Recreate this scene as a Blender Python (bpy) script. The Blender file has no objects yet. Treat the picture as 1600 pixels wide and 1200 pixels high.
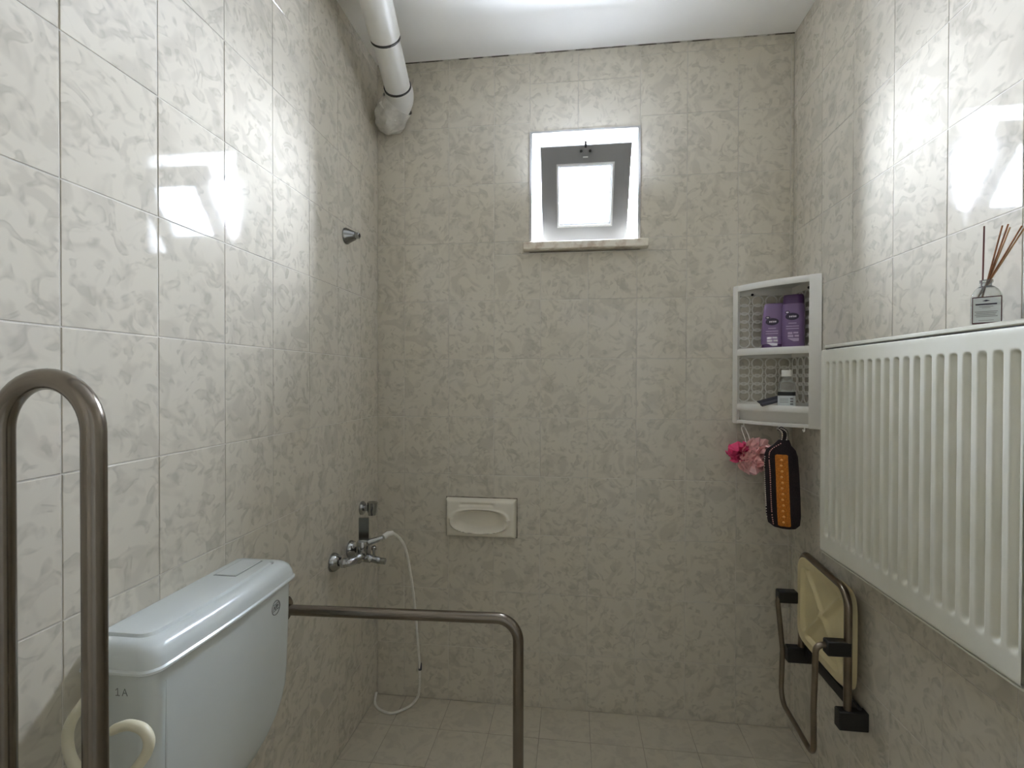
import bpy, math, random
import numpy as np
from mathutils import Vector, Matrix, noise

random.seed(7)
sc = bpy.context.scene
COL = sc.collection

# ------------------------------------------------------------------ camera
W, D, H = 1.7353, 2.1187, 2.7911          # room width, distance to the window wall, ceiling height
FY = -0.42                                # wall behind the photographer
YAW, PIT, ROLL, FPX = 0.1239, 0.0088, 0.0021, 776.957
cam_d = bpy.data.cameras.new('camera')
cam = bpy.data.objects.new('camera', cam_d); COL.objects.link(cam)
cam_d.sensor_fit = 'HORIZONTAL'; cam_d.sensor_width = 36.0
cam_d.lens = 36.0 * FPX / 1600.0
cam_d.clip_start = 0.02
fw = Vector((-math.sin(YAW)*math.cos(PIT), math.cos(YAW)*math.cos(PIT), -math.sin(PIT)))
rt = Vector((math.cos(YAW), math.sin(YAW), 0)); up = rt.cross(fw)
rt, up = rt*math.cos(ROLL)+up*math.sin(ROLL), up*math.cos(ROLL)-rt*math.sin(ROLL)
m = Matrix((rt, up, -fw)).transposed().to_4x4()
m.translation = (0.8655, 0.0, 1.4044)
cam.matrix_world = m
sc.camera = cam

# ------------------------------------------------------------------ light
world = bpy.data.worlds.new('overcast_sky'); sc.world = world
world.use_nodes = True
bg = world.node_tree.nodes['Background']
# overcast sky over a duller ground
wn = world.node_tree
wtc = wn.nodes.new('ShaderNodeTexCoord'); wsx = wn.nodes.new('ShaderNodeSeparateXYZ')
wn.links.new(wtc.outputs['Generated'], wsx.inputs[0])
wmr = wn.nodes.new('ShaderNodeMapRange'); wmr.inputs['From Min'].default_value = -1.0; wmr.inputs['From Max'].default_value = 1.0
wn.links.new(wsx.outputs['Z'], wmr.inputs['Value'])
wrp = wn.nodes.new('ShaderNodeValToRGB'); we = wrp.color_ramp.elements
we.new(0.50); we.new(0.57)
for e_, (p_, k_) in zip(we, ((0.0, 0.06), (0.50, 0.065), (0.57, 0.40), (1.0, 1.0))):   # overcast: zenith three times the horizon
    e_.position = p_; e_.color = (0.86*k_, 0.95*k_, 1.12*k_, 1)
wn.links.new(wmr.outputs[0], wrp.inputs['Fac']); wn.links.new(wrp.outputs['Color'], bg.inputs[0])
bg.inputs[1].default_value = 1900.0
pl = bpy.data.lights.new('window_portal', 'AREA'); pl.shape = 'RECTANGLE'
pl.size = 0.445; pl.size_y = 0.47
po = bpy.data.objects.new('window_portal', pl); COL.objects.link(po)
po.location = (0.908, 2.424, 2.21); po.rotation_euler = (-math.pi/2, 0, 0)
pl.cycles.is_portal = True

vs = sc.view_settings
vs.view_transform = 'Standard'; vs.look = 'None'; vs.gamma = 1.0; vs.use_curve_mapping = False
vs.exposure = 0.0
sc.cycles.max_bounces = 16; sc.cycles.diffuse_bounces = 10
sc.cycles.glossy_bounces = 6; sc.cycles.transmission_bounces = 8; sc.cycles.transparent_max_bounces = 12
sc.cycles.caustics_reflective = False; sc.cycles.caustics_refractive = False
sc.cycles.use_denoising = True

# ------------------------------------------------------------------ materials
MATS = {}
def mat(name, color, rough=0.5, metal=0.0, vary=0.06, vscale=8.0, bump=0.0, bscale=60.0, spec=0.5,
        color2=None, lo=0.35, hi=0.65, transmission=0.0, coat=0.0, alpha=1.0, detail=3.0, sub=0.0):
    """Principled material whose colour is broken up by noise in object space."""
    if name in MATS: return MATS[name]
    mt = bpy.data.materials.new(name); mt.use_nodes = True
    nt = mt.node_tree; b = nt.nodes['Principled BSDF']
    tc = nt.nodes.new('ShaderNodeTexCoord')
    nz = nt.nodes.new('ShaderNodeTexNoise'); nz.inputs['Scale'].default_value = vscale
    nz.inputs['Detail'].default_value = detail
    nt.links.new(tc.outputs['Object'], nz.inputs['Vector'])
    rp = nt.nodes.new('ShaderNodeValToRGB')
    rp.color_ramp.elements[0].position = lo; rp.color_ramp.elements[1].position = hi
    c2 = color2 if color2 else tuple(max(0.0, c*(1-vary)) for c in color)
    rp.color_ramp.elements[0].color = (*c2, 1); rp.color_ramp.elements[1].color = (*color, 1)
    nt.links.new(nz.outputs['Fac'], rp.inputs['Fac'])
    nt.links.new(rp.outputs['Color'], b.inputs['Base Color'])
    b.inputs['Roughness'].default_value = rough; b.inputs['Metallic'].default_value = metal
    b.inputs['Specular IOR Level'].default_value = spec
    b.inputs['Transmission Weight'].default_value = transmission
    b.inputs['Coat Weight'].default_value = coat
    b.inputs['Alpha'].default_value = alpha
    if bump > 0:
        n2 = nt.nodes.new('ShaderNodeTexNoise'); n2.inputs['Scale'].default_value = bscale
        nt.links.new(tc.outputs['Object'], n2.inputs['Vector'])
        bp = nt.nodes.new('ShaderNodeBump'); bp.inputs['Strength'].default_value = bump
        bp.inputs['Distance'].default_value = 0.002
        nt.links.new(n2.outputs['Fac'], bp.inputs['Height'])
        nt.links.new(bp.outputs['Normal'], b.inputs['Normal'])
    MATS[name] = mt
    return mt

def tile_material(name, light, mid, dark, rough, scale=1.0, contrast=1.0, bump=0.05):
    """Glazed ceramic with a printed cloudy, feathered marbling; every tile gets its own cut of the print."""
    mt = bpy.data.materials.new(name); mt.use_nodes = True
    nt = mt.node_tree; N = nt.nodes; L = nt.links; b = N['Principled BSDF']
    tc = N.new('ShaderNodeTexCoord'); oi = N.new('ShaderNodeObjectInfo')
    mul = N.new('ShaderNodeMath'); mul.operation = 'MULTIPLY'; mul.inputs[1].default_value = 37.0
    L.new(oi.outputs['Random'], mul.inputs[0])
    cmb = N.new('ShaderNodeCombineXYZ'); L.new(mul.outputs[0], cmb.inputs[0]); L.new(mul.outputs[0], cmb.inputs[1])
    add = N.new('ShaderNodeVectorMath'); add.operation = 'ADD'
    L.new(tc.outputs['Object'], add.inputs[0]); L.new(cmb.outputs[0], add.inputs[1])
    def noisen(s, det, dist, rgh=0.5):
        n = N.new('ShaderNodeTexNoise'); n.inputs['Scale'].default_value = s*scale
        n.inputs['Detail'].default_value = det; n.inputs['Distortion'].default_value = dist
        n.inputs['Roughness'].default_value = rgh
        L.new(add.outputs[0], n.inputs['Vector']); return n
    def ramp(src, stops):
        r = N.new('ShaderNodeValToRGB'); els = r.color_ramp.elements
        while len(els) < len(stops): els.new(0.5)
        for e, (p, c) in zip(els, stops): e.position = p; e.color = (*c, 1)
        L.new(src, r.inputs['Fac']); return r
    big = noisen(15, 2.0, 1.0)
    r1 = ramp(big.outputs['Fac'], [(0.36, mid), (0.47, light), (0.60, light), (0.68, mid)])
    curl = noisen(21, 1.2, 1.6)
    r2 = ramp(curl.outputs['Fac'], [(0.50, (0, 0, 0)), (0.57, (1, 1, 1)), (0.72, (0.3,)*3)])
    curl2 = noisen(38, 1.5, 0.8)
    r3 = ramp(curl2.outputs['Fac'], [(0.40, (0, 0, 0)), (0.60, (0.8, 0.8, 0.8))])
    mm = N.new('ShaderNodeMath'); mm.operation = 'MULTIPLY'
    L.new(r2.outputs['Color'], mm.inputs[0]); L.new(r3.outputs['Color'], mm.inputs[1])
    ms = N.new('ShaderNodeMath'); ms.operation = 'MULTIPLY'; ms.inputs[1].default_value = contrast
    L.new(mm.outputs[0], ms.inputs[0])
    mx = N.new('ShaderNodeMix'); mx.data_type = 'RGBA'
    L.new(ms.outputs[0], mx.inputs['Factor']); L.new(r1.outputs['Color'], mx.inputs['A']); mx.inputs['B'].default_value = (*dark, 1)  # feathered strokes
    L.new(mx.outputs['Result'], b.inputs['Base Color'])
    b.inputs['Roughness'].default_value = rough
    wv = noisen(9, 1.0, 0.0); bp = N.new('ShaderNodeBump'); bp.inputs['Strength'].default_value = bump
    bp.inputs['Distance'].default_value = 0.004
    L.new(wv.outputs['Fac'], bp.inputs['Height'])
    fine = noisen(220, 1.0, 0.0); bp2 = N.new('ShaderNodeBump'); bp2.inputs['Strength'].default_value = bump
    bp2.inputs['Distance'].default_value = 0.0003
    L.new(fine.outputs['Fac'], bp2.inputs['Height']); L.new(bp.outputs['Normal'], bp2.inputs['Normal'])
    L.new(bp2.outputs['Normal'], b.inputs['Normal'])
    return mt

M_TILE = tile_material('glazed_wall_tile', (0.60, 0.56, 0.475), (0.52, 0.484, 0.41), (0.40, 0.37, 0.31), 0.045, 0.78, 0.85)
M_FTILE = tile_material('floor_tile', (0.52, 0.475, 0.385), (0.46, 0.42, 0.34), (0.40, 0.365, 0.295), 0.3, 0.7, 0.6)
M_GROUT = mat('wall_grout', (0.62, 0.59, 0.53), 0.7, vary=0.22, vscale=6, bump=0.3, bscale=300)
M_FGROUT = mat('floor_grout', (0.40, 0.36, 0.29), 0.9, vary=0.3, vscale=6)
M_CEIL = mat('ceiling_paint', (0.88, 0.87, 0.84), 0.75, vary=0.03, vscale=4, bump=0.15, bscale=40)
M_PLAST = mat('window_plaster', (0.45, 0.445, 0.43), 0.6, vary=0.08, vscale=14, bump=0.15, bscale=50)
M_UPVC = mat('window_plastic', (0.80, 0.80, 0.80), 0.35, vary=0.03)
M_SASH = mat('grey_sash', (0.30, 0.30, 0.305), 0.35, vary=0.05)  # one even grey for the whole sash and its latch plate
M_MARBLE = mat('cream_marble', (0.74, 0.69, 0.59), 0.3, color2=(0.52, 0.42, 0.32), lo=0.36, hi=0.52, vscale=22, detail=5)
M_WPLAS = mat('white_plastic', (0.80, 0.785, 0.74), 0.4, vary=0.04, vscale=20)
M_PVC = mat('white_pvc_pipe', (0.74, 0.73, 0.69), 0.35, vary=0.06, vscale=10)
M_BLACK = mat('black_rubber_and_shade', (0.02, 0.018, 0.016), 0.6)  # rubber seals, plus the painted dark of the nut hollow and radiator gap
M_CHROME = mat('chrome', (0.42, 0.43, 0.43), 0.12, 1.0, vary=0.15, vscale=30)
M_STEEL = mat('brushed_steel', (0.25, 0.217, 0.182), 0.22, 1.0, vary=0.12, vscale=14)
M_BRONZE = mat('brown_metal_tube', (0.26, 0.215, 0.165), 0.3, 1.0, vary=0.2, vscale=20)
M_CERAM = mat('ivory_ceramic', (0.72, 0.68, 0.58), 0.12, vary=0.03, coat=0.3)
M_CIST = mat('cistern_plastic', (0.63, 0.67, 0.665), 0.22, vary=0.03, vscale=5)
M_IVORY = mat('ivory_plastic', (0.72, 0.68, 0.52), 0.35, vary=0.05)
M_SEAT = mat('yellowed_seat_plastic', (0.66, 0.57, 0.33), 0.4, vary=0.12, vscale=9)
M_RAD = mat('radiator_enamel', (0.66, 0.645, 0.565), 0.3, vary=0.04, vscale=10, color2=(0.62, 0.605, 0.51))
M_HOSE = mat('white_hose', (0.78, 0.76, 0.70), 0.4, vary=0.1, vscale=40)
M_WRAP = mat('dusty_plastic_wrap', (0.70, 0.68, 0.63), 0.25, vary=0.3, vscale=25, bump=0.4, bscale=60)
M_PURPLE = mat('purple_plastic', (0.20, 0.125, 0.255), 0.32, vary=0.1)
M_DPURPLE = mat('dark_purple_plastic', (0.07, 0.025, 0.10), 0.3)
M_INK = mat('dark_ink', (0.02, 0.01, 0.035), 0.5)
M_PRINT = mat('white_print', (0.80, 0.76, 0.82), 0.5)
M_LABELW = mat('white_label', (0.66, 0.70, 0.70), 0.5, vary=0.06)
M_LABELG = mat('grey_print', (0.18, 0.18, 0.18), 0.5)
M_REDBR = mat('dark_red_border', (0.07, 0.012, 0.018), 0.4)
M_CLEAR = mat('clear_plastic', (0.86, 0.88, 0.87), 0.1, transmission=0.85, vary=0.02)
M_REED = mat('brown_reed', (0.30, 0.115, 0.035), 0.6, vary=0.35, vscale=60)
M_REED2 = mat('pale_reed', (0.50, 0.30, 0.14), 0.6, vary=0.3, vscale=60)
M_DREED = mat('dark_red_reed', (0.13, 0.035, 0.03), 0.6)
M_HPINK = mat('hot_pink_mesh', (0.80, 0.10, 0.26), 0.6, vary=0.2, vscale=60)
M_PINK = mat('pale_pink_mesh', (0.95, 0.60, 0.60), 0.6, vary=0.18, vscale=60)
M_YBLK = mat('black_yarn', (0.022, 0.012, 0.014), 0.95, bump=1.0, bscale=350, vary=0.5, vscale=200)
M_YORG = mat('orange_yarn', (0.62, 0.20, 0.02), 0.95, bump=1.0, bscale=350, vary=0.35, vscale=200)
M_YWHT = mat('cream_yarn', (0.66, 0.58, 0.50), 0.95, bump=0.6, bscale=350)
M_YPNK = mat('pink_yarn', (0.60, 0.30, 0.26), 0.95, bump=0.6, bscale=350)
M_GREY = mat('dark_grey_plastic', (0.06, 0.06, 0.075), 0.4)
M_BBLK = mat('black_plastic', (0.012, 0.011, 0.010), 0.45)
M_DOOR = mat('door_paint', (0.80, 0.78, 0.72), 0.4, vary=0.05)
M_GREYMK = mat('mark_and_gap_shade_grey', (0.16, 0.17, 0.17), 0.4)  # cistern emblem and mark, plus painted shade around the flush button

def pane_material():
    mt = bpy.data.materials.new('frosted_pane'); mt.use_nodes = True
    nt = mt.node_tree; N = nt.nodes; L = nt.links
    N.remove(N['Principled BSDF']); out = N['Material Output']
    tr = N.new('ShaderNodeBsdfTransparent'); tr.inputs[0].default_value = (0.80, 0.82, 0.83, 1)
    tl = N.new('ShaderNodeBsdfTranslucent'); tl.inputs[0].default_value = (0.80, 0.82, 0.83, 1)
    gl = N.new('ShaderNodeBsdfGlossy'); gl.inputs['Roughness'].default_value = 0.1
    tc = N.new('ShaderNodeTexCoord'); nz = N.new('ShaderNodeTexNoise'); nz.inputs['Scale'].default_value = 60
    L.new(tc.outputs['Object'], nz.inputs['Vector'])
    mr = N.new('ShaderNodeMapRange'); mr.inputs['To Min'].default_value = 0.4; mr.inputs['To Max'].default_value = 0.6
    L.new(nz.outputs['Fac'], mr.inputs['Value'])
    m1 = N.new('ShaderNodeMixShader'); L.new(mr.outputs[0], m1.inputs[0]); L.new(tr.outputs[0], m1.inputs[1]); L.new(tl.outputs[0], m1.inputs[2])
    m2 = N.new('ShaderNodeMixShader'); m2.inputs[0].default_value = 0.05
    L.new(m1.outputs[0], m2.inputs[1]); L.new(gl.outputs[0], m2.inputs[2]); L.new(m2.outputs[0], out.inputs['Surface'])
    return mt
M_PANE = pane_material()

# ------------------------------------------------------------------ mesh helpers (world coordinates)
class MB:
    def __init__(self): self.v = []; self.f = []
    def add(self, vs, fs):
        o = len(self.v); self.v += [tuple(p) for p in vs]; self.f += [tuple(i+o for i in f) for f in fs]; return self
    def box(self, a, b):
        x0, y0, z0 = a; x1, y1, z1 = b
        return self.add([(x0,y0,z0),(x1,y0,z0),(x1,y1,z0),(x0,y1,z0),(x0,y0,z1),(x1,y0,z1),(x1,y1,z1),(x0,y1,z1)],
                 [(0,3,2,1),(4,5,6,7),(0,1,5,4),(1,2,6,5),(2,3,7,6),(3,0,4,7)])
    def obox(self, c, ax, ay, az, sx, sy, sz):
        c = Vector(c); ax, ay, az = Vector(ax).normalized(), Vector(ay).normalized(), Vector(az).normalized()
        vs = [c + ax*sx*i/2 + ay*sy*j/2 + az*sz*k/2 for k in (-1,1) for (i,j) in ((-1,-1),(1,-1),(1,1),(-1,1))]
        return self.add(vs, [(0,3,2,1),(4,5,6,7),(0,1,5,4),(1,2,6,5),(2,3,7,6),(3,0,4,7)])
    def bbox(self, a, b, r=0.003):
        """box with chamfered edges"""
        a = Vector(a); b = Vector(b); c = (a+b)/2; h = (b-a)/2
        r = min(r, h.x*0.9, h.y*0.9, h.z*0.9)
        vs = []; idx = {}
        for sx in (-1,1):
            for sy in (-1,1):
                for sz in (-1,1):
                    for ax in range(3):
                        p = [sx*h.x, sy*h.y, sz*h.z]
                        for k in range(3):
                            if k != ax: p[k] -= (sx,sy,sz)[k]*r
                        idx[(sx,sy,sz,ax)] = len(vs); vs.append(c+Vector(p))
        fs = []
        for ax in range(3):
            o1, o2 = [k for k in range(3) if k != ax]
            for s in (-1,1):
                q = []
                for (i,j) in ((-1,-1),(1,-1),(1,1),(-1,1)):
                    k = [0,0,0]; k[ax] = s; k[o1] = i; k[o2] = j; q.append(idx[(*k, ax)])
                fs.append(q)
        for ax in range(3):
            o1, o2 = [k for k in range(3) if k != ax]
            for i in (-1,1):
                for j in (-1,1):
                    k1 = [0,0,0]; k1[o1] = i; k1[o2] = j; k1[ax] = -1; k2 = list(k1); k2[ax] = 1
                    fs.append([idx[(*k1,o1)], idx[(*k2,o1)], idx[(*k2,o2)], idx[(*k1,o2)]])
        for sx in (-1,1):
            for sy in (-1,1):
                for sz in (-1,1): fs.append([idx[(sx,sy,sz,a_)] for a_ in range(3)])
        return self.add(vs, fs)
    def tube(self, pts, r, seg=12, closed=False, cap=True, flat=1.0):
        pts = [Vector(p) for p in pts]; n = len(pts)
        rs = r if hasattr(r, '__len__') else [r]*n
        T = []
        for i in range(n):
            a = pts[(i-1) % n] if (closed or i > 0) else pts[0]
            b = pts[(i+1) % n] if (closed or i < n-1) else pts[-1]
            T.append((b-a).normalized())
        ref = Vector((0,0,1)) if abs(T[0].z) < 0.9 else Vector((0,1,0))
        u = T[0].cross(ref).normalized(); vs = []
        for i in range(n):
            if i > 0: u = (u - T[i]*u.dot(T[i])).normalized()
            w = T[i].cross(u)
            for k in range(seg):
                t = 2*math.pi*k/seg
                vs.append(pts[i] + (u*math.cos(t) + w*math.sin(t)*flat)*rs[i])
        fs = []
        for i in range(n if closed else n-1):
            j = (i+1) % n
            for k in range(seg):
                k2 = (k+1) % seg; fs.append((i*seg+k, i*seg+k2, j*seg+k2, j*seg+k))
        if cap and not closed:
            fs.append(tuple(range(seg-1, -1, -1))); fs.append(tuple((n-1)*seg+k for k in range(seg)))
        return self.add(vs, fs)
    def lathe(self, prof, c, axis=(0,0,1), seg=24):
        """prof: list of (radius, height along axis)"""
        c = Vector(c); az = Vector(axis).normalized()
        ref = Vector((0,0,1)) if abs(az.z) < 0.9 else Vector((1,0,0))
        ax = az.cross(ref).normalized(); ay = az.cross(ax); vs = []; fs = []
        for (r, h) in prof:
            for k in range(seg):
                t = 2*math.pi*k/seg; vs.append(c + az*h + (ax*math.cos(t) + ay*math.sin(t))*max(r, 1e-5))
        for i in range(len(prof)-1):
            for k in range(seg):
                k2 = (k+1) % seg; fs.append((i*seg+k, i*seg+k2, (i+1)*seg+k2, (i+1)*seg+k))
        fs.append(tuple(range(seg-1,-1,-1))); fs.append(tuple((len(prof)-1)*seg+k for k in range(seg)))
        return self.add(vs, fs)
    def loft(self, rings, cap=True, closed=True):
        n = len(rings[0]); vs = [p for r in rings for p in r]; fs = []
        for i in range(len(rings)-1):
            for k in range(n if closed else n-1):
                k2 = (k+1) % n; fs.append((i*n+k, i*n+k2, (i+1)*n+k2, (i+1)*n+k))
        if cap:
            fs.append(tuple(range(n-1,-1,-1))); fs.append(tuple((len(rings)-1)*n+k for k in range(n)))
        return self.add(vs, fs)
    def prism(self, poly, d):
        d = Vector(d); p0 = [Vector(p) for p in poly]; p1 = [p+d for p in p0]
        return self.loft([p0, p1])
    def grid(self, fn, nu, nv):
        vs = [fn(i/nu, j/nv) for j in range(nv+1) for i in range(nu+1)]
        fs = [(j*(nu+1)+i, j*(nu+1)+i+1, (j+1)*(nu+1)+i+1, (j+1)*(nu+1)+i) for j in range(nv) for i in range(nu)]
        return self.add(vs, fs)

def origin_of(o):
    p = Vector((0,0,0))
    while o is not None: p += o.location; o = o.parent
    return p
def build(name, mb, material, parent=None, smooth=True, label=None, at=None, fix=True):
    base = origin_of(parent) if parent else Vector(at if at else (0,0,0))
    me = bpy.data.meshes.new(name)
    me.from_pydata([tuple(Vector(v)-base) for v in mb.v], [], mb.f); me.update()
    if fix:
        import bmesh
        bm = bmesh.new(); bm.from_mesh(me); bmesh.ops.recalc_face_normals(bm, faces=bm.faces); bm.to_mesh(me); bm.free()
    me.materials.append(material)
    if smooth:
        me.polygons.foreach_set('use_smooth', [True]*len(me.polygons))
        try: me.set_sharp_from_angle(angle=math.radians(38))
        except Exception: pass
    o = bpy.data.objects.new(name, me); COL.objects.link(o)
    if parent: o.parent = parent
    else: o.location = base
    if label: o['label'] = label
    return o
def thing(name, label, cat, loc, group=None):
    o = bpy.data.objects.new(name, None); COL.objects.link(o); o.location = loc
    o.empty_display_size = 0.05
    o['label'] = label; o['category'] = cat
    if group: o['group'] = group
    return o
def tag(o, label, cat, group=None):
    o['label'] = label; o['category'] = cat
    if group: o['group'] = group
    return o
def structure(o, label=None):
    o['kind'] = 'structure'
    if label: o['label'] = label
    return o
def catmull(pts, per=8, closed=False):
    P = [Vector(p) for p in pts]; n = len(P); out = []
    rng = range(n) if closed else range(n-1)
    for i in rng:
        p0 = P[(i-1) % n] if (closed or i > 0) else P[0]*2-P[1]
        p1 = P[i]; p2 = P[(i+1) % n]
        p3 = P[(i+2) % n] if (closed or i+2 < n) else p2*2-p1
        for k in range(per):
            t = k/per
            out.append(0.5*((2*p1)+(-p0+p2)*t+(2*p0-5*p1+4*p2-p3)*t*t+(-p0+3*p1-3*p2+p3)*t**3))
    if not closed: out.append(P[-1])
    return out
def bend(pts, r, seg=8):
    """polyline with its inner corners rounded to radius r"""
    P = [Vector(p) for p in pts]; out = [P[0]]
    rr = r if hasattr(r, '__len__') else [r]*len(P)
    for i in range(1, len(P)-1):
        a = (P[i-1]-P[i]).normalized(); b = (P[i+1]-P[i]).normalized()
        ang = a.angle(b); t = rr[i]/math.tan(ang/2)
        s, e = P[i]+a*t, P[i]+b*t
        c = P[i]+(a+b).normalized()*(rr[i]/math.sin(ang/2))
        v0, v1 = s-c, e-c; tot = v0.angle(v1)
        for k in range(seg+1):
            f = k/seg; out.append(c + (v0*math.sin((1-f)*tot)+v1*math.sin(f*tot))/math.sin(tot))
    out.append(P[-1]); return out

# ------------------------------------------------------------------ tiles
TT = 0.007       # tile thickness
GD = 0.0010      # grout recess
TILE_CACHE = {}
def tile_mesh(w, h, material, j=0.0012, bv=0.0010):
    key = (round(w, 4), round(h, 4), material.name)
    if key in TILE_CACHE: return TILE_CACHE[key]
    a, b = w/2-j, h/2-j; bvx = min(bv, a*0.4, b*0.4)
    vs = []
    for (dx, z) in ((0, -TT), (0, -bvx*0.7), (bvx, 0)):
        vs += [(-a+dx, -b+dx, z), (a-dx, -b+dx, z), (a-dx, b-dx, z), (-a+dx, b-dx, z)]
    fs = []
    for l in (0, 4):
        for k in range(4): k2 = (k+1) % 4; fs.append((l+k, l+k2, l+4+k2, l+4+k))
    fs.append((8, 9, 10, 11))
    me = bpy.data.meshes.new('tile'); me.from_pydata(vs, [], fs); me.update(); me.materials.append(material)
    TILE_CACHE[key] = me
    return me
def lay_tile(parent, org, U, V, Nn, u0, u1, v0, v1, material, name='tile', wob=0.0012, flip=True):
    if u1-u0 < 0.006 or v1-v0 < 0.006: return
    me = tile_mesh(u1-u0, v1-v0, material)
    o = bpy.data.objects.new(name, me); COL.objects.link(o); o.parent = parent
    R = Matrix((U, V, Nn)).transposed()
    R = R @ Matrix.Rotation(random.gauss(0, wob), 3, 'X') @ Matrix.Rotation(random.gauss(0, wob), 3, 'Y')
    M4 = R.to_4x4(); M4.translation = org + U*((u0+u1)/2) + V*((v0+v1)/2) + Nn*random.uniform(0.0, 0.0004)
    o.matrix_local = M4
    return o
Z = Vector((0,0,1)); X = Vector((1,0,0)); Y = Vector((0,1,0))
ROWS = [0.0] + [1.4926+0.251*k for k in range(-5, 6)] + [H]
def cuts(first, step, lo, hi):
    k0 = math.floor((lo-first)/step)
    xs = [lo]; x = first+step*k0
    while x < hi:
        if x > lo+0.004 and x < hi-0.004: xs.append(x)
        x += step
    return xs+[hi]

# floor
fl = MB().box((-0.2, FY-0.2, -0.12), (W+0.2, D+0.3, -GD))
floor = structure(build('floor', fl, M_FGROUT, smooth=False), 'pale square tiles of the shower floor')
fx = cuts(0.133, 0.2, 0.0, W); fy = cuts(1.934-0.2*20, 0.2, FY, D)
for i in range(len(fx)-1):
    for j in range(len(fy)-1):
        lay_tile(floor, Vector((0,0,0)), X, Y, Z, fx[i], fx[i+1], fy[j], fy[j+1], M_FTILE, wob=0.001)
# ceiling
structure(build('ceiling', MB().box((-0.2, FY-0.2, H), (W+0.2, D+0.3, H+0.12)), M_CEIL, smooth=False), 'white painted ceiling')
# left wall
wl = structure(build('wall_left', MB().box((-0.2, FY-0.2, -0.1), (-GD, D+0.3, H)), M_GROUT, smooth=False), 'tiled wall with cistern and mixer tap')
ly = cuts(0.7445-0.2*20, 0.2, FY, D)
for j in range(len(ROWS)-1):
    for i in range(len(ly)-1):
        lay_tile(wl, Vector((0,0,0)), Y, Z, X, ly[i], ly[i+1], ROWS[j], ROWS[j+1], M_TILE)
# right wall
wr = structure(build('wall_right', MB().box((W+GD, FY-0.2, -0.1), (W+0.2, D+0.3, H)), M_GROUT, smooth=False), 'tiled wall with radiator and folding seat')
ry = cuts(1.4899-0.2*20, 0.2, FY, D)
for j in range(len(ROWS)-1):
    for i in range(len(ry)-1):
        lay_tile(wr, Vector((W,0,0)), -Y, Z, -X, -ry[i+1], -ry[i], ROWS[j], ROWS[j+1], M_TILE)
# wall behind the photographer, with a door
wf = structure(build('wall_front', MB().box((0, FY-0.2, -0.1), (W, FY, H)), M_TILE, smooth=False), 'tiled wall with the door')
dr = structure(thing('door_1', 'cream panel door', 'door', (1.15, FY, 0))); del dr['category']
build('leaf', MB().bbox((0.78, FY+0.002, 0.01), (1.55, FY+0.03, 2.02)), M_DOOR, dr)
build('frame', MB().box((0.72, FY+0.002, 0), (0.78, FY+0.045, 2.09)).box((1.55, FY+0.002, 0), (1.61, FY+0.045, 2.09)).box((0.78, FY+0.002, 2.03), (1.55, FY+0.045, 2.09)), M_DOOR, dr)
build('handle', MB().tube(bend([(0.84, FY+0.03, 1.0), (0.84, FY+0.08, 1.0), (0.95, FY+0.08, 1.0)], 0.012), 0.008), M_CHROME, dr)

# window wall with an opening
OX0, OX1, OZ0, OZ1 = 0.687, 1.125, 1.985, 2.447     # clear opening
TX0, TX1, TZ1 = 0.676, 1.136, 2.456                 # outer edge of the plaster surround
WT = 2.42                                           # outside face
bw = MB()
bw.box((-0.2, D+GD, -0.1), (TX0, WT, H)).box((TX1, D+GD, -0.1), (W+0.2, WT, H))
bw.box((TX0, D+GD, -0.1), (TX1, WT, 1.945)).box((TX0, D+GD, TZ1), (TX1, WT, H))
wb = structure(build('wall_back', bw, M_GROUT, smooth=False), 'tiled wall with the small window')
bx = cuts(0.1231, 0.2, 0.0, W)
def put(u0, u1, v0, v1): lay_tile(wb, Vector((0, D, 0)), X, Z, -Y, u0, u1, v0, v1, M_TILE)
SZ = 1.94      # tiles under the sill stop here
for j in range(len(ROWS)-1):
    v0, v1 = ROWS[j], ROWS[j+1]
    for i in range(len(bx)-1):
        u0, u1 = bx[i], bx[i+1]
        if abs(v1-1.9946) < 0.01 and u0 > 0.5 and u1 < 1.33:      # row under the sill
            put(u0, u1, v0, SZ)
            if u0 < 0.65: put(u0, 0.65, SZ, v1)
            if u1 > 1.168: put(1.168, u1, SZ, v1)
            continue
        if v0 > 1.98 and u1 > TX0 and u0 < TX1:                   # beside and above the window
            if u0 < TX0: put(u0, TX0, v0, v1)
            if u1 > TX1: put(max(TX1, u0), u1, v0, v1)
            continue
        put(u0, u1, v0, v1)
for (u0, u1) in ((TX0, 0.880), (0.880, TX1)):
    put(u0, u1, TZ1, 2.660); put(u0, u1, 2.660, H-0.002)

structure(build('trim_1', MB().box((0.001, D-0.0025, H-0.0045), (W-0.001, D+0.001, H+0.001)), mat('mouldy_joint', (0.50, 0.48, 0.42), 0.9, color2=(0.09, 0.08, 0.06), lo=0.46, hi=0.56, vscale=16, detail=5), smooth=False), 'dark stained joint under the ceiling')

# ------------------------------------------------------------------ window
win = thing('window_1', 'small tilted white window with frosted pane', 'window', (0.908, D, OZ0)); del win['category']; structure(win)
sr = MB()
PY = D-0.006
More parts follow.
